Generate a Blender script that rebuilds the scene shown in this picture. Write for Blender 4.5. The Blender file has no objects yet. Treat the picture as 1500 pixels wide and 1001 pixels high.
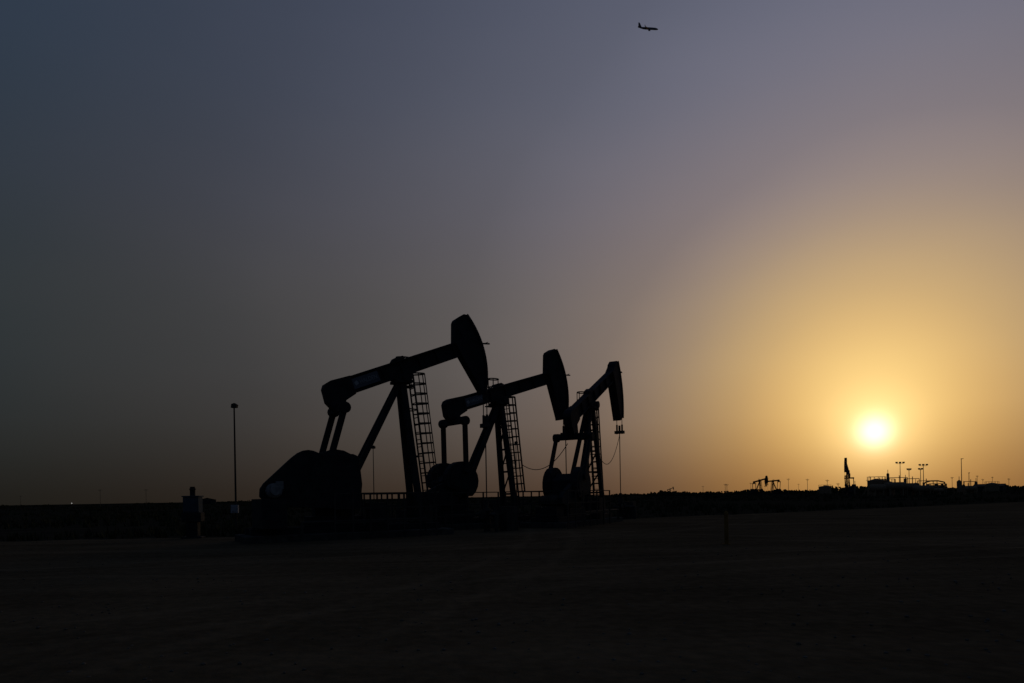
import bpy, bmesh, math, random
from mathutils import Vector, Matrix, noise
random.seed(7)
sc=bpy.context.scene
COL=sc.collection
rad=math.radians

# ------------------------------------------------------------ materials
def mat(name,col,rough=0.7,metal=0.0,var=0.35,scale=3.0,spec=0.3,bump=0.0):
    m=bpy.data.materials.new(name); m.use_nodes=True
    nt=m.node_tree; b=nt.nodes['Principled BSDF']
    tc=nt.nodes.new('ShaderNodeTexCoord')
    n=nt.nodes.new('ShaderNodeTexNoise'); n.inputs['Scale'].default_value=scale; n.inputs['Detail'].default_value=6
    nt.links.new(tc.outputs['Object'],n.inputs['Vector'])
    r=nt.nodes.new('ShaderNodeValToRGB')
    r.color_ramp.elements[0].position=.3; r.color_ramp.elements[1].position=.7
    r.color_ramp.elements[0].color=[c*(1-var) for c in col]+[1]
    r.color_ramp.elements[1].color=[c*(1+var) for c in col]+[1]
    nt.links.new(n.outputs['Fac'],r.inputs['Fac']); nt.links.new(r.outputs['Color'],b.inputs['Base Color'])
    b.inputs['Roughness'].default_value=rough; b.inputs['Metallic'].default_value=metal
    b.inputs['Specular IOR Level'].default_value=spec
    return m
M_paint=mat('dark_machine_paint',(.028,.028,.030),.8,spec=.1)
M_steel=mat('weathered_steel',(.05,.046,.042),.85,.0,spec=.08)
M_far=mat('haze_tinted_steel',(.24,.18,.12),.95,.0,spec=.0)  # distance haze painted into the base colour: steel lifted to a paler brown
M_conc=mat('concrete',(.07,.066,.06),.95,spec=.0)
M_white=mat('pale_enamel',(.5,.5,.48),.7,var=.1,spec=.1)
M_letter=mat('faded_lettering',(.34,.35,.37),.8,var=.15,spec=.05)
M_motor=mat('pale_motor_enamel',(.22,.22,.22),.8,var=.3,scale=6,spec=.05)
M_plate=mat('name_plate_paint',(.12,.13,.15),.8,var=.1,spec=.05)
M_blue=mat('blue_grey_paint',(.055,.075,.10),.8,var=.15,spec=.05)
M_yellow=mat('yellow_paint',(.20,.12,.04),.9,var=.25,spec=.0)
M_leaf=mat('dry_scrub_foliage',(.04,.042,.022),1,scale=.5,spec=0)
M_plane=mat('aircraft_skin',(.22,.23,.27),.6,var=.05)
M_rock=mat('gravel_stone',(.12,.105,.085),1,spec=0)

# ------------------------------------------------------------ mesh helpers
def basis(d):
    d=d.normalized(); up=Vector((0,0,1)) if abs(d.z)<.97 else Vector((1,0,0))
    s=d.cross(up).normalized(); return d,s,s.cross(d).normalized()
def strut(bm,p,q,w,h=None):
    h=h or w; p=Vector(p);q=Vector(q); d,s,u=basis(q-p)
    vs=[bm.verts.new(c+s*a*w/2+u*b*h/2) for c in(p,q) for a,b in((-1,-1),(1,-1),(1,1),(-1,1))]
    for f in((3,2,1,0),(4,5,6,7),(0,1,5,4),(1,2,6,5),(2,3,7,6),(3,0,4,7)): bm.faces.new([vs[i] for i in f])
def box(bm,x0,x1,y0,y1,z0,z1):
    strut(bm,(x0,(y0+y1)/2,(z0+z1)/2),(x1,(y0+y1)/2,(z0+z1)/2),y1-y0,z1-z0)
def cyl(bm,p,q,r,seg=12,r2=None):
    r2=r if r2 is None else r2
    p=Vector(p);q=Vector(q); d,s,u=basis(q-p); A=[];B=[]
    for i in range(seg):
        t=2*math.pi*i/seg; o=s*math.cos(t)+u*math.sin(t)
        A.append(bm.verts.new(p+o*r)); B.append(bm.verts.new(q+o*r2))
    for i in range(seg):
        j=(i+1)%seg; bm.faces.new((A[i],A[j],B[j],B[i]))
    bm.faces.new(A[::-1]); bm.faces.new(B)
def path(bm,pts,r,seg=6):
    for a,b in zip(pts[:-1],pts[1:]): cyl(bm,a,b,r,seg)
def prism(bm,pts,y0,y1):
    a=[bm.verts.new((x,y0,z)) for x,z in pts]; b=[bm.verts.new((x,y1,z)) for x,z in pts]
    n=len(pts)
    bm.faces.new(a); bm.faces.new(b[::-1])
    for i in range(n):
        j=(i+1)%n; bm.faces.new((a[j],a[i],b[i],b[j]))
def finish(bm,name,m,parent=None,bevel=0):
    bmesh.ops.recalc_face_normals(bm,faces=bm.faces)
    me=bpy.data.meshes.new(name); bm.to_mesh(me); bm.free(); me.materials.append(m)
    o=bpy.data.objects.new(name,me); COL.objects.link(o)
    if parent: o.parent=parent
    if bevel:
        md=o.modifiers.new('bevel','BEVEL'); md.width=bevel; md.segments=1; md.limit_method='ANGLE'
    return o
NB=bmesh.new
_b=bmesh.new(); bmesh.ops.create_icosphere(_b,subdivisions=1,radius=1)
ICO_V=[v.co.copy() for v in _b.verts]; ICO_F=[tuple(v.index for v in f.verts) for f in _b.faces]; _b.free()
class Raw:
    def __init__(s): s.v=[];s.f=[]
    def ico(s,mx,jit=0):
        o=len(s.v)
        for c in ICO_V:
            p=mx@c
            if jit: p=p+Vector((random.uniform(-jit,jit),random.uniform(-jit,jit),random.uniform(-jit,jit)))
            s.v.append(p[:])
        s.f+= [tuple(i+o for i in f) for f in ICO_F]
    def tri(s,a,b,c):
        o=len(s.v); s.v+=[a[:],b[:],c[:]]; s.f.append((o,o+1,o+2))
    def make(s,name,m):
        me=bpy.data.meshes.new(name); me.from_pydata(s.v,[],s.f); me.materials.append(m)
        o=bpy.data.objects.new(name,me); COL.objects.link(o); return o
def empty(name,loc,yaw=0,scale=1):
    e=bpy.data.objects.new(name,None); e.location=loc; e.rotation_euler=(0,0,yaw); e.scale=(scale,)*3
    e.empty_display_size=.5; COL.objects.link(e); return e

# ------------------------------------------------------------ pump jack
def pumpjack(loc,yaw,R,C,W,tilt,up,dn,pin,shaft,carrier,guard='low',cage=7.95,cageu=0,label=True,rodbottom=1.4,botw=.12,drop=.78,rail=True):
    e=empty('oil_pumpjack',loc,rad(yaw)); zp=7.16; t=rad(tilt)
    def B(x,y): return (x*math.cos(t)-y*math.sin(t), zp+x*math.sin(t)+y*math.cos(t))
    bm=NB(); x0,x1=-C+.2,R-1.0
    prism(bm,[B(x0,-.30),B(x1,-.26),B(x1,.26),B(x0,.30)],-.09,.09)
    prism(bm,[B(x0,.30),B(x1,.26),B(x1,.33),B(x0,.36)],-.20,.20)
    prism(bm,[B(x0,-.36),B(x1,-.33),B(x1,-.26),B(x0,-.30)],-.20,.20)
    for k in range(7):
        x=x0+.4+(x1-x0-.8)*k/6
        prism(bm,[B(x,-.29),B(x+.04,-.29),B(x+.04,.29),B(x,.29)],-.19,.19)
    prism(bm,[B(-C-.25,.2),B(-C-.12,.36),B(-C+.15,.42),B(-C+1.0,.37),B(-C+.95,-.40),B(-C+.45,-.52),B(-C+.3,-drop-.04),B(-C-.12,-drop-.02),B(-C-.32,-.35)],-.23,.23)
    finish(bm,'walking_beam',M_paint,e,.012)
    bm=NB(); n=14
    arc=[B(R*math.cos(rad(-dn+(up+dn)*i/n)),R*math.sin(rad(-dn+(up+dn)*i/n))) for i in range(n+1)]
    tx,ty=R*math.cos(rad(up)),R*math.sin(rad(up)); bx,by=R*math.cos(rad(dn)),-R*math.sin(rad(dn))
    pts=arc+[B(tx-.12,ty+.06),B(tx-.52,ty-.03),B(tx-.64,ty-.14),B(R-1.22,.30),B(R-1.12,-.40),B(bx-botw+.02,by+.2),B(bx-botw,by)]
    prism(bm,pts,-.26,.26)
    for s in(-1,1):
        for a,b in zip(arc[:-1],arc[1:]): strut(bm,(a[0],s*.29,a[1]),(b[0],s*.29,b[1]),.05,.12)
    finish(bm,'horsehead',M_paint,e,.012)
    bm=NB(); a=B(R*math.cos(rad(.0)),-.1)
    strut(bm,(a[0]-.1,-.25,a[1]),(a[0]+.42,-.25,a[1]+.03),.06); strut(bm,(a[0]+.1,-.25,a[1]),(a[0]+.35,-.25,a[1]+.10),.03)
    finish(bm,'head_latch',M_steel,e)
    bm=NB(); s0=B(0,-.36)
    box(bm,-.35,.35,-.45,.45,6.5,6.62); cyl(bm,(s0[0],-.5,s0[1]-.08),(s0[0],.5,s0[1]-.08),.2,14)
    prism(bm,[(-.4,6.62),(.4,6.62),(.28,6.85),(-.28,6.85)],-.3,.3)
    q=B(-.35,.36);q2=B(.35,.36); prism(bm,[q,q2,B(.2,.48),B(-.2,.48)],-.18,.18)
    finish(bm,'saddle_bearing',M_paint,e,.012)
    bm=NB()
    for s in(-1,1):
        strut(bm,(-.02,s*.20,6.5),(.62,s*.52,.55),.22,.26)
        strut(bm,(-.15,s*.15,6.45),(-2.9,s*.30,1.2),.17,.22)
    for k in range(1,5):
        f=k/5; y=.20+(.52-.20)*f; x=-.02+.64*f; z=6.5-5.95*f
        strut(bm,(x,-y,z),(x,y,z),.10)
        if k<4:
            f2=(k+1)/5; strut(bm,(x,-y,z),(-.02+.64*f2,.20+.32*f2,6.5-5.95*f2),.07)
    for f in(.33,.66):
        strut(bm,(-.15-2.75*f,-.15-.15*f,6.45-5.25*f),(-.15-2.75*f,.15+.15*f,6.45-5.25*f),.08)
    finish(bm,'samson_post',M_paint,e,.012)
    bm=NB(); top=Vector((.42,0,6.95)); bot=Vector((1.12,0,1.0)); d=(bot-top)
    for s in(-1,1): strut(bm,top+Vector((0,s*.25,0)),bot+Vector((0,s*.25,0)),.07,.05)
    N=int(d.length/.30)
    for i in range(N+1):
        p=top+d*i/N; cyl(bm,p+Vector((0,-.25,0)),p+Vector((0,.25,0)),.02,6)
    hoops=[]; H=13
    for i in range(H):
        p=top+d*(i/(H-1))*.86; h=[]
        for k in range(9):
            a=math.pi*k/8; h.append(p+Vector((math.sin(a)*.66,-math.cos(a)*.30,math.sin(a)*.05)))
        for a_,b_ in zip(h[:-1],h[1:]): strut(bm,a_,b_,.02,.06)
        hoops.append(h)
    for k in(1,3,4,5,7):
        for a_,b_ in zip(hoops[:-1],hoops[1:]): strut(bm,a_[k],b_[k],.045,.03)
    for z in(5.4,3.4,1.6):
        f=(6.95-z)/5.95
        for s in(-1,1): strut(bm,(.42+.7*f,s*.25,z),(.05+.55*f,s*.4,z),.05)
    finish(bm,'ladder_with_cage',M_steel,e)
    bm=NB()
    c=Vector((cageu,.48,0))
    for z in(cage,cage-.45,cage-.9):
        ring=[c+Vector((.34*math.cos(a*math.pi/6),.24*math.sin(a*math.pi/6),z)) for a in range(13)]
        for a_,b_ in zip(ring[:-1],ring[1:]): strut(bm,a_,b_,.02,.06)
    for a in range(0,12,2):
        o=Vector((.34*math.cos(a*math.pi/6),.24*math.sin(a*math.pi/6),0)); strut(bm,c+o+Vector((0,0,6.5)),c+o+Vector((0,0,cage)),.035)
    box(bm,-.4+cageu,.4+cageu,.24,.74,6.44,6.495)
    finish(bm,'service_cage',M_steel,e)
    E=B(-C+.08,-drop); bm=NB()
    cyl(bm,(E[0],-W/2-.12,E[1]),(E[0],W/2+.12,E[1]),.15,12)
    box(bm,E[0]-.17,E[0]+.17,-W/2+.1,W/2-.1,E[1]-.12,E[1]+.2)
    for s in(-1,1): cyl(bm,(E[0],s*(W/2-.14),E[1]),(E[0],s*(W/2+.14),E[1]),.23,14)
    finish(bm,'equalizer_bar',M_paint,e,.01)
    bm=NB()
    for s in(-1,1):
        strut(bm,(E[0],s*W/2,E[1]),(pin[0],s*W/2,pin[1]),.15,.24)
        cyl(bm,(pin[0],s*(W/2-.25),pin[1]),(pin[0],s*(W/2+.14),pin[1]),.2,14)
    finish(bm,'pitman_arms',M_paint,e,.01)
    bm=NB(); sx,sz=shaft; dx,dz=pin[0]-sx,pin[1]-sz; L=math.hypot(dx,dz); dx/=L;dz/=L
    def K(a,b): return (sx+a*dx-b*dz, sz+a*dz+b*dx)
    for s in(-1,1):
        v=s*(W/2-.22)
        prism(bm,[K(-.45,-.2),K(-.45,.2),K(0,.38),K(L+.25,.22),K(L+.25,-.22),K(0,-.38)],v-.09,v+.09)
        pts=[K(.35+.95*math.cos(i*math.pi/10),.98*math.sin(i*math.pi/10)) for i in range(-7,8)]
        prism(bm,pts,v-.2,v+.2)
        pts=[K(.35+.75*math.cos(i*math.pi/10),.78*math.sin(i*math.pi/10)) for i in range(-7,8)]
        prism(bm,pts,v-.24,v+.24)
    cyl(bm,(sx,-W/2+.1,sz),(sx,W/2-.1,sz),.16,12)
    finish(bm,'crank_counterweights',M_paint,e,.012)
    bm=NB(); g=W/2-.5
    prism(bm,[(sx-.85,.95),(sx+.75,.95),(sx+.8,1.9),(sx+.5,2.6),(sx-.2,2.75),(sx-.9,2.4)],-g,g)
    box(bm,sx-1.1,sx+1.0,-.6,.6,.55,.945)
    finish(bm,'gear_reducer',M_paint,e,.02)
    bm=NB()
    if guard=='high':
        prism(bm,[(-6.0,1.75),(-5.98,2.05),(-5.85,2.25),(-4.85,3.2),(-4.6,3.4),(-4.4,3.5),(-4.2,3.53),(-4.0,3.5),(-3.8,3.42),(-3.6,3.38),(-2.45,3.40),(-2.28,3.33),(-2.2,3.2),(-2.1,2.2),(-2.2,1.2),(-4.2,1.3),(-5.6,1.35)],-1.0,-.74)
    else:
        prism(bm,[(-5.7,1.2),(-5.75,1.5),(-5.5,1.75),(-4.2,2.3),(-3.6,2.35),(-3.2,2.0),(-3.3,1.3),(-5.3,1.1)],-.74,-.5)
    finish(bm,'belt_guard',M_paint,e,.02)
    bm=NB(); mz=2.02 if guard=='high' else 1.4
    ny=-1.45 if guard=='high' else -.45
    mx_=-5.55
    cyl(bm,(mx_,ny,mz-.05),(mx_,ny+.9,mz-.05),.25,16); cyl(bm,(mx_,ny-.15,mz-.05),(mx_,ny,mz-.05),.18,16)
    for i in range(9): cyl(bm,(mx_,ny+.05+i*.1,mz-.05),(mx_,ny+.08+i*.1,mz-.05),.28,12)
    box(bm,mx_+.1,mx_+.35,ny+.2,ny+.6,mz,mz+.3)
    finish(bm,'electric_motor',M_motor if guard=='high' else M_steel,e)
    bm=NB()
    box(bm,-6.05,-5.15,min(-.5,ny-.1),.6,.555,mz-.35)
    for s in(-1,1): box(bm,-6.3,1.4,s*.62-.14,s*.62+.14,.30,.55)
    for x in(-6.1,-4.4,-2.0,-.4,1.0): box(bm,x-.1,x+.1,-.48,.48,.33,.52)
    finish(bm,'steel_skid',M_paint,e,.01)
    bm=NB(); box(bm,-6.6,1.8,-1.25,1.25,-.05,.30); finish(bm,'concrete_base',M_conc,e,.03)
    bm=NB()
    xs,xe=(-7.2,-1.5) if rail else (-3.4,.8)
    for s in(-1,1):
        v=s*1.65
        n=7
        for i in range(n): x=xs+(xe-xs)*i/(n-1); strut(bm,(x,v,0),(x,v,1.85),.06)
        for z in(.7,1.25,1.83): strut(bm,(xs,v,z),(xe,v,z),.045)
    if rail:
        for z in(.7,1.25,1.83): strut(bm,(xs,-1.65,z),(xs,1.65,z),.045)
    box(bm,-1.9,-1.2,-1.2,-.75,.3,1.45); box(bm,1.0,1.5,.3,.9,.3,1.3)
    path(bm,[(-4.6,-1.45,.2),(-4.6,-1.45,.75),(.4,-1.45,.75),(.4,-1.45,.2)],.05,8)
    finish(bm,'guard_rail',M_steel,e)
    bm=NB(); ur=R+.03
    for s in(-1,1): path(bm,[(ur,s*.17,zp),(ur,s*.17,carrier)],.022)
    box(bm,ur-.13,ur+.13,-.3,.3,carrier-.12,carrier+.06); cyl(bm,(ur,0,carrier+.05),(ur,0,carrier+.4),.07,8)
    for s in(-1,1): cyl(bm,(ur,s*.17,carrier-.14),(ur,s*.17,carrier+.45),.06,8)
    cyl(bm,(ur,0,carrier+.3),(ur,0,rodbottom),.028,8)
    finish(bm,'bridle_and_rod',M_steel,e)
    bm=NB()
    cyl(bm,(ur,0,0),(ur,0,rodbottom-.3),.16,12); cyl(bm,(ur,0,rodbottom-.35),(ur,0,rodbottom),.09,10)
    for z in(.3,.6,.95): cyl(bm,(ur,0,z),(ur,0,z+.07),.27,14)
    cyl(bm,(ur-.6,0,.8),(ur+.6,0,.8),.08,8); cyl(bm,(ur,-.9,.8),(ur,.5,.8),.09,8)
    cyl(bm,(ur,-.9,0),(ur,-.9,.85),.09,8); cyl(bm,(ur+.35,-.25,.8),(ur+.35,-.18,.8),.2,12)
    cyl(bm,(ur-.35,-.25,.8),(ur-.35,-.18,.8),.2,12)
    box(bm,ur+.7,ur+1.3,-.6,.1,0,1.15)
    finish(bm,'wellhead',M_steel,e)
    if label:
        bm=NB(); prism(bm,[B(-C+.95,-.22),B(-C+2.15,-.22),B(-C+2.15,.22),B(-C+.95,.22)],-.225,-.205)
        finish(bm,'name_plate',M_plate,e)
        bm=NB()
        c=B(-C+1.12,0); cyl(bm,(c[0],-.235,c[1]),(c[0],-.225,c[1]),.11,4)
        finish(bm,'plate_mark',M_letter,e)
        cu=bpy.data.curves.new('plate_lettering','FONT'); cu.body='HALDEN'; cu.size=.25; cu.extrude=.003; cu.align_y='CENTER'
        to=bpy.data.objects.new('plate_lettering',cu); COL.objects.link(to); to.parent=e
        p=B(-C+1.27,0); to.location=(p[0],-.232,p[1]); to.rotation_euler=(rad(90),-t,0); cu.materials.append(M_letter)
        to.scale=(.82,1,1)
    return e

pumpjack((-4.65,29.2,0),30,4.0,3.3,1.6,21.5,19,34,(-3.28,3.3),(-2.95,2.3),4.9,guard='high',botw=.13,cage=7.72,cageu=.3,rail=False)
pumpjack((-.6,36.5,0),40,4.9,3.45,1.9,17.5,17,30.5,(-2.95,3.0),(-3.25,2.1),5.2,botw=.42)
pumpjack((4.52,39.0,0),62,5.1,3.35,2.0,26,7,34,(-3.5,2.6),(-3.4,1.8),5.6,cage=7.5,botw=.42,label=False,rodbottom=1.7,drop=1.1)
pumpjack((88.6,180,0),70,5.0,3.8,2.0,26,15,32,(-3.4,3.0),(-3.4,1.9),5.4,label=False)
pumpjack((118,325,0),24,5.0,3.8,2.0,12,15,30,(-3.4,3.0),(-3.4,1.9),5.0,label=False)
pumpjack((132,345,0),200,5.0,3.8,2.0,-4,15,30,(-3.4,3.0),(-3.4,1.9),4.4,label=False)
pumpjack((183,790,0),20,5.0,3.8,2.0,16,15,30,(-3.4,3.0),(-3.4,1.9),5.0,label=False)
pumpjack((352,760,0),-20,5.0,3.8,2.0,-10,15,30,(-3.4,3.0),(-3.4,1.9),4.4,label=False)

def cable(name,a,b,sag,r=.03):
    bm=NB(); a=Vector(a);b=Vector(b); pts=[]
    for i in range(17):
        f=i/16; p=a.lerp(b,f); p.z-=sag*4*f*(1-f); pts.append(p)
    path(bm,pts,r); return finish(bm,name,M_steel)
cable('power_cable',(.55,37.3,3.35),(3.05,36.8,4.4),.75,.022)
cable('power_cable',(5.35,40.3,3.6),(6.9,43.2,5.5),.85,.018)

# ------------------------------------------------------------ poles
def lamp_pole(loc,h,arm=.35,r=.05,box_z=None,yaw=0):
    e=empty('lamp_pole',loc,yaw)
    bm=NB(); cyl(bm,(0,0,0),(0,0,h),r,10,r*.65); cyl(bm,(0,0,0),(0,0,.1),r*2.4,10)
    finish(bm,'pole',M_steel,e)
    bm=NB(); cyl(bm,(0,0,h-.02),(arm*.3,0,h+.06),r*.6,8)
    prism(bm,[(-.12,h-.12),(.13,h-.12),(.16,h+.02),(.04,h+.1),(-.1,h+.05)],-.1,.1)
    finish(bm,'lamp_head',M_steel,e)
    if box_z:
        bm=NB(); box(bm,-.17,.17,-.2,-.06,box_z,box_z+.38); box(bm,-.1,.1,-.23,-.205,box_z+.06,box_z+.3)
        finish(bm,'junction_box',M_letter,e,.01)
    return e
lamp_pole((-12.95,32,0),6.1,box_z=1.05)
lamp_pole((-9.3,46,0),5.1,r=.035)
lamp_pole((.35,50,0),5.55,r=.04)

e=empty('control_cabinet',(-13.75,29.4,0),.1)
bm=NB(); box(bm,-.42,.42,-.3,.3,0,.12); box(bm,-.24,.24,-.2,.2,.12,.75); box(bm,-.4,.4,-.25,.25,.75,1.15)
finish(bm,'pedestal',M_paint,e,.02)
bm=NB(); box(bm,-.32,.32,-.26,.26,1.15,1.82); box(bm,-.36,.36,-.30,.30,1.822,1.87); box(bm,-.27,.27,-.275,-.262,1.2,1.77)
cyl(bm,(.2,-.29,1.45),(.2,-.29,1.55),.015,6)
finish(bm,'cabinet',M_blue,e,.01)
bm=NB(); cyl(bm,(0,0,1.87),(0,0,2.12),.11,12); cyl(bm,(0,0,2.12),(0,0,2.26),.14,12,.09)
finish(bm,'vent_stack',M_paint,e)

bm=NB(); cyl(bm,(6.45,20.6,0),(6.45,20.6,1.0),.06,14); cyl(bm,(6.45,20.6,1.0),(6.45,20.6,1.05),.06,14,.03)
cyl(bm,(6.45,20.6,0),(6.45,20.6,.06),.12,14); finish(bm,'yellow_bollard',M_yellow)

# ------------------------------------------------------------ distant oil-field plant
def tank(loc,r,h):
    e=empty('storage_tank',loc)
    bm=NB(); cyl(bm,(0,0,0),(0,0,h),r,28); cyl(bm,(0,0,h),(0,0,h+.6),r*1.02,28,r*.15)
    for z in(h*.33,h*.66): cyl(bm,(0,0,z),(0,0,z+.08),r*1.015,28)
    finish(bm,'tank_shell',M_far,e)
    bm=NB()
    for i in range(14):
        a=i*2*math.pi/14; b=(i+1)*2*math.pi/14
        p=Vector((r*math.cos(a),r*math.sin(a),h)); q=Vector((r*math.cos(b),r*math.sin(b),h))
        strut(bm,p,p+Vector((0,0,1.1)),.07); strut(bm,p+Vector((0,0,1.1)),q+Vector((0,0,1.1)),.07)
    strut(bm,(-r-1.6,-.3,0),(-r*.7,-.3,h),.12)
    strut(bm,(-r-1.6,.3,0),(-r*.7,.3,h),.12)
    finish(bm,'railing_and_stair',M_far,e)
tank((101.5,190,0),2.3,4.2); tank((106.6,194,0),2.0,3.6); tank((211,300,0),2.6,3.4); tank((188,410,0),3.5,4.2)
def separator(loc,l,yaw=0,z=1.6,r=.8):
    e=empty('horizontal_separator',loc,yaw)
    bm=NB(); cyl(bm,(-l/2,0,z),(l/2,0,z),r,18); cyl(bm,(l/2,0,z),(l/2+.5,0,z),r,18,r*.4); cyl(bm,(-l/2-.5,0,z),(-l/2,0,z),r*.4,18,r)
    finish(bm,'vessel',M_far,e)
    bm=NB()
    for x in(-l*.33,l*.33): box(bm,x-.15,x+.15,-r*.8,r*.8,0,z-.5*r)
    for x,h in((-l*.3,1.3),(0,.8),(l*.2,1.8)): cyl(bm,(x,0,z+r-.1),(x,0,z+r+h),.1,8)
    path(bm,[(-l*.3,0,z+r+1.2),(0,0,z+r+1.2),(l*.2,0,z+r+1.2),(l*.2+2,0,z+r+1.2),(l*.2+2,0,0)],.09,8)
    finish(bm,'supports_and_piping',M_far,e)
separator((110,189,0),5,.1,2.3,1.1); separator((117.5,190,0),4,-.1,1.3,.6); separator((99.6,186,0),4,.2,2.2,1.0); separator((112,186,0),5,.1,1.8,.9)
separator((104.5,186,0),5,-.2,2.6,1.1); separator((131,196,0),5,.3,1.6,.8)
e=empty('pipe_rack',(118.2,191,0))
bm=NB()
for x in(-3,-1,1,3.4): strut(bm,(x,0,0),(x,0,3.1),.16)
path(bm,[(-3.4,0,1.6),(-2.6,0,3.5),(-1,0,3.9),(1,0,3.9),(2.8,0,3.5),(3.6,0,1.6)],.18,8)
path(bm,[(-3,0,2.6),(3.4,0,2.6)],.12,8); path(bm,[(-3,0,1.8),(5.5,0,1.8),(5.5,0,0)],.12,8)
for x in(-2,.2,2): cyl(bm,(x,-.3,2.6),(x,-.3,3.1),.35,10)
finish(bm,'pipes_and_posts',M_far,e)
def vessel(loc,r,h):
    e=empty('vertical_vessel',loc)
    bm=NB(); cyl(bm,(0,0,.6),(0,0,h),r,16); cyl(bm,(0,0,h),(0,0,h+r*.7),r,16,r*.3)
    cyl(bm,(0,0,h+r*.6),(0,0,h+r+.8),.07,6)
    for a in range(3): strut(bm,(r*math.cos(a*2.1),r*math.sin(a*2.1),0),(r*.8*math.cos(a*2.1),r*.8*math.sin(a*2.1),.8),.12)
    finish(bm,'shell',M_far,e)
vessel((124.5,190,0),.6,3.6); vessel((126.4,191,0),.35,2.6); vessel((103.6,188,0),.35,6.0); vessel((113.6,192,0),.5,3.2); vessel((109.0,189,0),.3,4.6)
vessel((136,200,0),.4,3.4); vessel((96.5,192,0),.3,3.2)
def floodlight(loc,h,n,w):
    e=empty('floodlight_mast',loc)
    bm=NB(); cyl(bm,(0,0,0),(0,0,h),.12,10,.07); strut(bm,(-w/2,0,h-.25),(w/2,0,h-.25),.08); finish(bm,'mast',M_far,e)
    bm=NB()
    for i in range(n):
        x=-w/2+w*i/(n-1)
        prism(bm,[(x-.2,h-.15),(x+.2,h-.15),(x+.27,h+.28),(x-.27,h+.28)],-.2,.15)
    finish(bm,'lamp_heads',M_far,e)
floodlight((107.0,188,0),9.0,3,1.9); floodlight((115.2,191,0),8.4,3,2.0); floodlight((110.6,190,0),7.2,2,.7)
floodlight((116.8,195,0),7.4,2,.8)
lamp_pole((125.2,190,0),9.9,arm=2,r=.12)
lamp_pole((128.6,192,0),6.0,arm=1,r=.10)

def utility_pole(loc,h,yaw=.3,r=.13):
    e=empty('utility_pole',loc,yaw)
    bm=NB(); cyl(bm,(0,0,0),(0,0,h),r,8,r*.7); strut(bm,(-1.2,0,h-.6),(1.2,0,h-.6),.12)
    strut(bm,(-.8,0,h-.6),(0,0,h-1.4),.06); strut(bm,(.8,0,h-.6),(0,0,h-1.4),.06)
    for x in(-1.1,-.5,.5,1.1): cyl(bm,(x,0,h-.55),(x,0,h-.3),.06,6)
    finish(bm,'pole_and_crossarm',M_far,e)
for x,y,h in((132.3,420,7),(174.2,430,10),(173.2,400,9),(175.6,380,8),(182,520,9),(270.9,420,9),(317.4,460,8),(305.8,420,7.5),(-253.3,420,10.5),(-235.8,440,10.5),(-432,600,10),(-77,700,9),(168,600,8),(273,650,9),(181.6,380,6),(236,450,11),(250,480,9),(300,440,10),(352,500,10),(150,480,8),(215,560,9)):
    utility_pole((x,y,0),h)
e=empty('yard_light',(-258,400,0)); bm=NB(); cyl(bm,(0,0,0),(0,0,1.9),.12,8); finish(bm,'post',M_steel,e)
m=bpy.data.materials.new('lit_lamp'); m.use_nodes=True; b=m.node_tree.nodes['Principled BSDF']
b.inputs['Emission Color'].default_value=(1,.97,.9,1); b.inputs['Emission Strength'].default_value=.35
bm=NB(); bmesh.ops.create_icosphere(bm,subdivisions=2,radius=.28,matrix=Matrix.Translation((0,0,2.1))); finish(bm,'lit_globe',m,e)

def shed(loc,w,d,h,yaw):
    e=empty('metal_shed',loc,yaw)
    bm=NB(); prism(bm,[(-w/2,0),(w/2,0),(w/2,h),(0,h+w*.12),(-w/2,h)],-d/2,d/2); finish(bm,'walls',M_steel,e)
    bm=NB(); prism(bm,[(-w/2-.3,h-.05),(0,h+w*.12+.02),(w/2+.3,h-.05),(w/2+.3,h+.1),(0,h+w*.12+.2),(-w/2-.3,h+.1)],-d/2-.3,d/2+.3); finish(bm,'roof',M_steel,e)
    bm=NB(); box(bm,-w*.2,w*.2,-d/2-.05,-d/2-.01,.0,h*.75); finish(bm,'door',M_paint,e)
shed((231,330,0),9,12,2.4,.8); shed((214,345,0),6,8,2.4,.3); shed((-232,520,0),12,16,3,.4)

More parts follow.
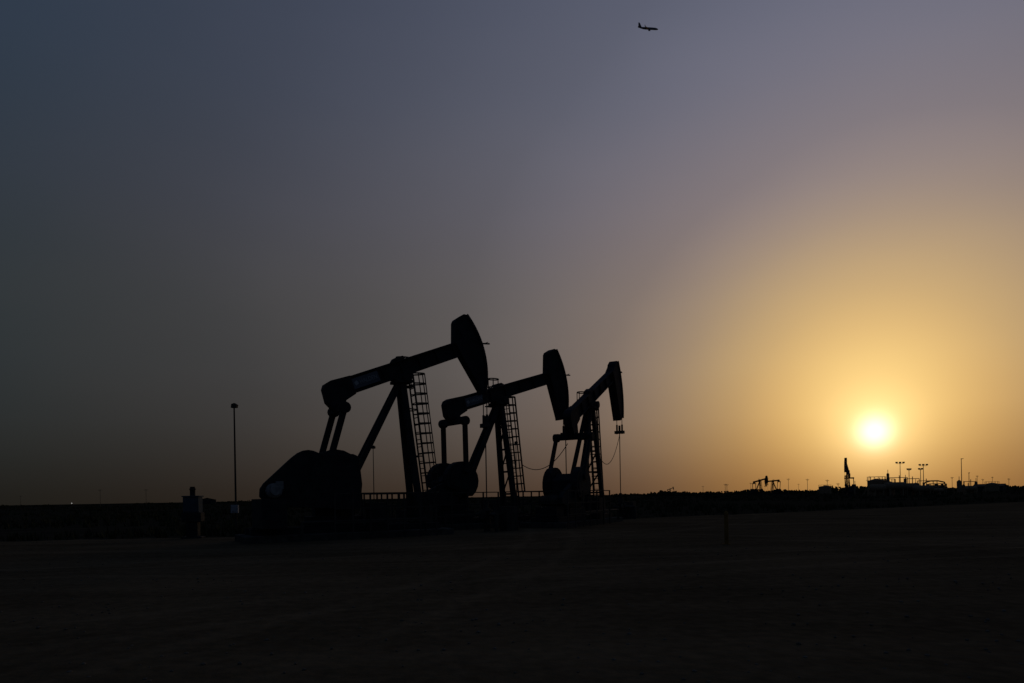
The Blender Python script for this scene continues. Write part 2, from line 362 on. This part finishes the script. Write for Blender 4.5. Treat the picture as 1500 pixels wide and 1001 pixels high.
# ------------------------------------------------------------ ground
def ground_mat(name,c1,c2,tracks=()):
    m=bpy.data.materials.new(name); m.use_nodes=True; nt=m.node_tree; b=nt.nodes['Principled BSDF']
    tc=nt.nodes.new('ShaderNodeTexCoord')
    def MM(op,a,b_=None,clamp=False):
        n=nt.nodes.new('ShaderNodeMath'); n.operation=op; n.use_clamp=clamp
        for i,v in enumerate((a,b_)):
            if v is None: continue
            if isinstance(v,(int,float)): n.inputs[i].default_value=v
            else: nt.links.new(v,n.inputs[i])
        return n.outputs[0]
    def nz(scale,det,sx=1,sy=1,rot=0):
        mp=nt.nodes.new('ShaderNodeMapping'); mp.inputs['Scale'].default_value=(sx,sy,1); mp.inputs['Rotation'].default_value=(0,0,rot)
        n=nt.nodes.new('ShaderNodeTexNoise'); n.inputs['Scale'].default_value=scale; n.inputs['Detail'].default_value=det
        nt.links.new(tc.outputs['Object'],mp.inputs['Vector']); nt.links.new(mp.outputs['Vector'],n.inputs['Vector']); return n
    a=nz(.22,8); f=nz(5,8); s=nz(.8,4,.10,1.0,.9)
    tot_=MM('ADD',MM('ADD',a.outputs['Fac'],f.outputs['Fac']),s.outputs['Fac'])
    wob=nz(.35,3); brk=nz(.3,6)
    for cx,cy,rr in tracks:   # paired wheel ruts worn into the dirt along wide turning arcs
        vs_=nt.nodes.new('ShaderNodeVectorMath'); vs_.operation='SUBTRACT'; nt.links.new(tc.outputs['Object'],vs_.inputs[0]); vs_.inputs[1].default_value=(cx,cy,0)
        ln=nt.nodes.new('ShaderNodeVectorMath'); ln.operation='LENGTH'; nt.links.new(vs_.outputs[0],ln.inputs[0])
        r_=MM('ADD',ln.outputs['Value'],MM('MULTIPLY',wob.outputs['Fac'],.7))
        dd=MM('ABSOLUTE',MM('SUBTRACT',MM('ABSOLUTE',MM('SUBTRACT',r_,rr)),.85))
        band=MM('SUBTRACT',1.0,MM('MULTIPLY',dd,3.4),True)
        tot_=MM('ADD',tot_,MM('MULTIPLY',MM('MULTIPLY',band,MM('SUBTRACT',brk.outputs['Fac'],.2,True)),.75))
    mr=nt.nodes.new('ShaderNodeMapRange'); mr.inputs['From Min'].default_value=1.1; mr.inputs['From Max'].default_value=1.95
    nt.links.new(tot_,mr.inputs['Value'])
    mx=nt.nodes.new('ShaderNodeMix'); mx.data_type='RGBA'; mx.inputs[6].default_value=(*c1,1); mx.inputs[7].default_value=(*c2,1)
    nt.links.new(mr.outputs['Result'],mx.inputs[0]); nt.links.new(mx.outputs[2],b.inputs['Base Color'])
    b.inputs['Roughness'].default_value=1; b.inputs['Specular IOR Level'].default_value=0
    bp=nt.nodes.new('ShaderNodeBump'); bp.inputs['Distance'].default_value=.04; bp.inputs['Strength'].default_value=.5
    g=nz(6,10); nt.links.new(g.outputs['Fac'],bp.inputs['Height']); nt.links.new(bp.outputs['Normal'],b.inputs['Normal'])
    return m
M_field=ground_mat('dry_field_soil',(.018,.017,.012),(.045,.04,.028))
M_pad=ground_mat('packed_dirt',(.056,.042,.025),(.130,.098,.060),((-30,60,48),(20,-22,40),(-6,70,55),(45,60,52),(-60,30,62)))
bm=NB(); vs=[bm.verts.new(p) for p in((-9000,-500,0),(9000,-500,0),(9000,9000,0),(-9000,9000,0))]; bm.faces.new(vs)
finish(bm,'ground',M_field)
def edge(x):
    pts=[(-90,27),(-14,30.5),(-5,33),(3,39),(8,45),(20,52),(60,78),(140,110)]
    for (a,ya),(b_,yb) in zip(pts[:-1],pts[1:]):
        if a<=x<=b_: y=ya+(yb-ya)*(x-a)/(b_-a); break
    return y+.7*noise.noise(Vector((x*.35,3.1,0)))+.3*noise.noise(Vector((x*1.3,9.1,0)))
bm=NB(); rows=70; prev=None
for i in range(461):
    x=-90+i*.5; ye=edge(x); colv=[]
    for j in range(rows+1):
        y=-6+(ye+6)*(j/rows)
        z=.035+.025*noise.noise(Vector((x*.4,y*.4,0)))
        if j==rows: z=.006
        colv.append(bm.verts.new((x,y,z)))
    if prev:
        for j in range(rows): bm.faces.new((prev[j],colv[j],colv[j+1],prev[j+1]))
    prev=colv
for f in bm.faces: f.smooth=True
finish(bm,'dirt_pad',M_pad)
R_=Raw()
for i in range(1500):
    y=3+38*random.random()**1.5; x=random.uniform(-.85,.85)*y
    if y>edge(x)-.5: continue
    s=random.uniform(.008,.03)
    R_.ico(Matrix.Translation((x,y,.04))@Matrix.Rotation(random.random()*6,4,'Z')@Matrix.Diagonal((s,s*random.uniform(.6,1.2),s*random.uniform(.4,.8),1)))
R_.make('gravel',M_rock)
R_=Raw()
def tuft(x,y,h,n):
    for k in range(n):
        a=random.random()*6.28; w=h*random.uniform(.12,.3); l=random.uniform(.1,.6)*h
        bx_,by_=x+random.uniform(-.4,.4)*h,y+random.uniform(-.4,.4)*h
        c=Vector((math.cos(a),math.sin(a),0)); hh=h*random.uniform(.5,1.1)
        R_.tri(Vector((bx_,by_,0))-c*w/2,Vector((bx_,by_,0))+c*w/2,Vector((bx_+l*math.cos(a+1.2),by_+l*math.sin(a+1.2),hh)))
for i in range(14000):
    y=30+320*random.random()**1.7; x=random.uniform(-.95,.95)*y
    if y<edge(max(-89,min(139,x)))+.3: continue
    nn=noise.noise(Vector((x*.04,y*.04,0)))
    if nn<-.15: continue
    tuft(x,y,random.uniform(.12,.42)*(1+y/220)*(1+max(0,nn)*1.2),6)
R_.make('dry_scrub',M_leaf)
R_=Raw()
def clump(x,y,h,w):
    n=max(6,int(w/h*8))
    for k in range(n):
        fx=random.uniform(-.5,.5); r=h*random.uniform(.13,.30)
        cz=max(r*.4,(h-r)*random.random()*(1-(2*fx)**2*.7))
        R_.ico(Matrix.Translation((x+fx*w,y+random.uniform(-1,1)*h,cz))@Matrix.Rotation(random.random()*6,4,(.3,.5,.8))@Matrix.Diagonal((r*random.uniform(.7,1.4),r,r*random.uniform(.6,1.1),1)),.25)
for i in range(520):
    y=random.uniform(420,900); px=random.uniform(-.82,.82)
    d=noise.noise(Vector((px*9,2.2,0)))
    base=1.3 if px<.2 else 3.2
    h=base*(1+d*1.2)*random.uniform(.5,1.3)*(y/600)
    if h<.7: continue
    clump(px*y,y,h,h*random.uniform(2,6))
R_.make('distant_tree_line',M_leaf)

# ------------------------------------------------------------ airliner
D=1.27
e=empty('airliner',(211*D,1000*D,682*D+1.6)); e.rotation_euler=(rad(26),rad(9),rad(-6))
bm=NB(); prof=[(-19,.25,1.0),(-17,.7,.75),(-13,1.3,.4),(-8,1.9,.05),(-2,2,0),(8,2,0),(13,1.95,0),(16,1.6,-.15),(18,1.0,-.4),(19,.25,-.6)]
rings=[]
for x,r,z in prof: rings.append([bm.verts.new((x,r*math.cos(a*math.pi/8),z+r*math.sin(a*math.pi/8))) for a in range(16)])
for A,Bq in zip(rings[:-1],rings[1:]):
    for i in range(16): bm.faces.new((A[i],A[(i+1)%16],Bq[(i+1)%16],Bq[i]))
bm.faces.new(rings[0][::-1]); bm.faces.new(rings[-1])
finish(bm,'fuselage',M_plane,e)
def wing(bm,root,tip,cr,ct,th):
    r=Vector(root);t=Vector(tip)
    v=[]
    for c,ch,h in((r,cr,th),(t,ct,th*.4)):
        for dx,dz in((0,0),(-.35,.5),(-1,0),(-.35,-.5)): v.append(bm.verts.new(c+Vector((dx*ch,0,dz*h))))
    for i in range(4):
        j=(i+1)%4; bm.faces.new((v[i],v[j],v[4+j],v[4+i]))
    bm.faces.new(v[:4]); bm.faces.new(v[4:][::-1])
bm=NB()
for s in(-1,1):
    wing(bm,(5,s*1.2,-1.1),(-4.5,s*17.5,.6),8,1.8,.9)
    wing(bm,(-14,s*.6,.9),(-17.5,s*6.8,1.4),4,1.5,.4)
    wing(bm,(-4.6,s*17.4,.6),(-6,s*17.9,3),1.6,.7,.2)
f=[(-11.5,1.2),(-16.5,8.2),(-19,8.2),(-17.8,1.2)]
prism(bm,f,-.2,.2)
finish(bm,'wings_and_tail',M_plane,e)
bm=NB()
for s in(-1,1):
    cyl(bm,(4.5,s*5.4,-2.1),(1,s*5.4,-2.0),1.15,14,.8); cyl(bm,(4.5,s*5.4,-2.1),(5.1,s*5.4,-2.1),1.15,14,1.0)
    strut(bm,(3.5,s*5.4,-1.2),(0,s*5.4,-.8),.3,.9)
finish(bm,'engines',M_plane,e)

# ------------------------------------------------------------ sun & sky
az=math.atan(.5327); el=math.atan(86/math.hypot(1000,532.7))
sd=Vector((math.sin(az)*math.cos(el),math.cos(az)*math.cos(el),math.sin(el)))
L=bpy.data.lights.new('sun','SUN'); L.energy=.10; L.angle=rad(1.5); L.color=(1,.72,.42)
lo=bpy.data.objects.new('sun',L); COL.objects.link(lo); lo.rotation_euler=sd.to_track_quat('Z','Y').to_euler(); lo.location=(0,0,50)

w=bpy.data.worlds.new('World'); sc.world=w; w.use_nodes=True; nt=w.node_tree
bg=nt.nodes['Background']
tc=nt.nodes.new('ShaderNodeTexCoord')
nrm=nt.nodes.new('ShaderNodeVectorMath'); nrm.operation='NORMALIZE'; nt.links.new(tc.outputs['Generated'],nrm.inputs[0])
def M(op,a,b=None,clamp=False):
    n=nt.nodes.new('ShaderNodeMath'); n.operation=op; n.use_clamp=clamp
    for i,v in enumerate((a,b)):
        if v is None: continue
        if isinstance(v,(int,float)): n.inputs[i].default_value=v
        else: nt.links.new(v,n.inputs[i])
    return n.outputs[0]
dot=nt.nodes.new('ShaderNodeVectorMath'); dot.operation='DOT_PRODUCT'; nt.links.new(nrm.outputs[0],dot.inputs[0]); dot.inputs[1].default_value=sd
ang=M('MULTIPLY',M('ARCCOSINE',M('MINIMUM',dot.outputs['Value'],1.0)),180/math.pi)
sep=nt.nodes.new('ShaderNodeSeparateXYZ'); nt.links.new(nrm.outputs[0],sep.inputs[0])
elv=M('MULTIPLY',M('ARCSINE',sep.outputs['Z']),180/math.pi)
hz=nt.nodes.new('ShaderNodeTexNoise'); hz.inputs['Scale'].default_value=2.2; hz.inputs['Detail'].default_value=3; hz.inputs['Roughness'].default_value=.45
mp=nt.nodes.new('ShaderNodeMapping'); mp.inputs['Scale'].default_value=(1,1,2.5); nt.links.new(nrm.outputs[0],mp.inputs[0]); nt.links.new(mp.outputs[0],hz.inputs['Vector'])
hv=M('SUBTRACT',hz.outputs['Fac'],.5)
ang2=M('MULTIPLY',ang,M('ADD',1.0,M('MULTIPLY',hv,.16)))
def ramp(val,stops,scale,maxv):
    r=nt.nodes.new('ShaderNodeValToRGB'); cr=r.color_ramp; cr.interpolation='B_SPLINE'
    for i,(p,c) in enumerate(stops):
        c4=[v*scale for v in c]+[1]
        if i<2: el_=cr.elements[i]; el_.position=p/maxv
        else: el_=cr.elements.new(p/maxv)
        el_.color=c4
    nt.links.new(M('DIVIDE',val,maxv,True),r.inputs['Fac']); return r.outputs['Color']
A=[(0,(1.5,1.15,.45)),(180,(.02,.025,.035)),(2,(1.28,.92,.35)),(4,(1.06,.74,.27)),(7,(.83,.555,.222)),(10,(.61,.42,.195)),(14,(.40,.292,.182)),(17.5,(.292,.226,.174)),(21,(.214,.173,.149)),(28,(.146,.130,.125)),(34,(.112,.102,.097)),(47,(.058,.058,.060)),(58,(.041,.044,.046)),(70,(.023,.035,.041)),(110,(.018,.027,.036))]
ca=ramp(ang2,A,.5,180)
Bm=[(0,(.42,.30,.21)),(90,(.8,1.0,1.9)),(1.5,(.50,.38,.29)),(3.5,(.63,.53,.44)),(6,(.78,.70,.63)),(10,(.90,.87,.85)),(16,(1,.99,1)),(22,(1.0,1.03,1.26)),(30,(1.02,1.17,1.60)),(45,(.9,1.12,1.8))]
cb=ramp(elv,Bm,.5,90)
mul=nt.nodes.new('ShaderNodeVectorMath'); mul.operation='MULTIPLY'; nt.links.new(ca,mul.inputs[0]); nt.links.new(cb,mul.inputs[1])
sc4=nt.nodes.new('ShaderNodeVectorMath'); sc4.operation='SCALE'; nt.links.new(mul.outputs[0],sc4.inputs[0]); sc4.inputs['Scale'].default_value=4.0
def gauss(sig,col,pw=2.0):
    g=M('EXPONENT',M('MULTIPLY',M('POWER',M('DIVIDE',ang,sig),pw),-1.0))
    s=nt.nodes.new('ShaderNodeVectorMath'); s.operation='SCALE'; s.inputs[0].default_value=col; nt.links.new(g,s.inputs['Scale']); return s.outputs[0]
def addv(a,b):
    s=nt.nodes.new('ShaderNodeVectorMath'); s.operation='ADD'; nt.links.new(a,s.inputs[0]); nt.links.new(b,s.inputs[1]); return s.outputs[0]
tot=addv(sc4.outputs[0],gauss(1.1,(.8,.78,.72)))
tot=addv(tot,gauss(2.9,(.42,.34,.17),1.3))
tot=addv(tot,gauss(17,(.030,.014,.003)))
nt.links.new(tot,bg.inputs['Color']); bg.inputs['Strength'].default_value=1.0

# ------------------------------------------------------------ camera
cd=bpy.data.cameras.new('camera'); cam=bpy.data.objects.new('camera',cd); COL.objects.link(cam)
cd.sensor_width=36; cd.lens=24; cd.shift_y=227/1500; cd.clip_end=30000
cam.matrix_world=Matrix.Translation((0,0,1.6))@Matrix.Rotation(rad(90),4,'X')@Matrix.Rotation(rad(-1.0),4,'Z')
sc.camera=cam
sc.view_settings.view_transform='Standard'; sc.view_settings.look='None'; sc.view_settings.exposure=0
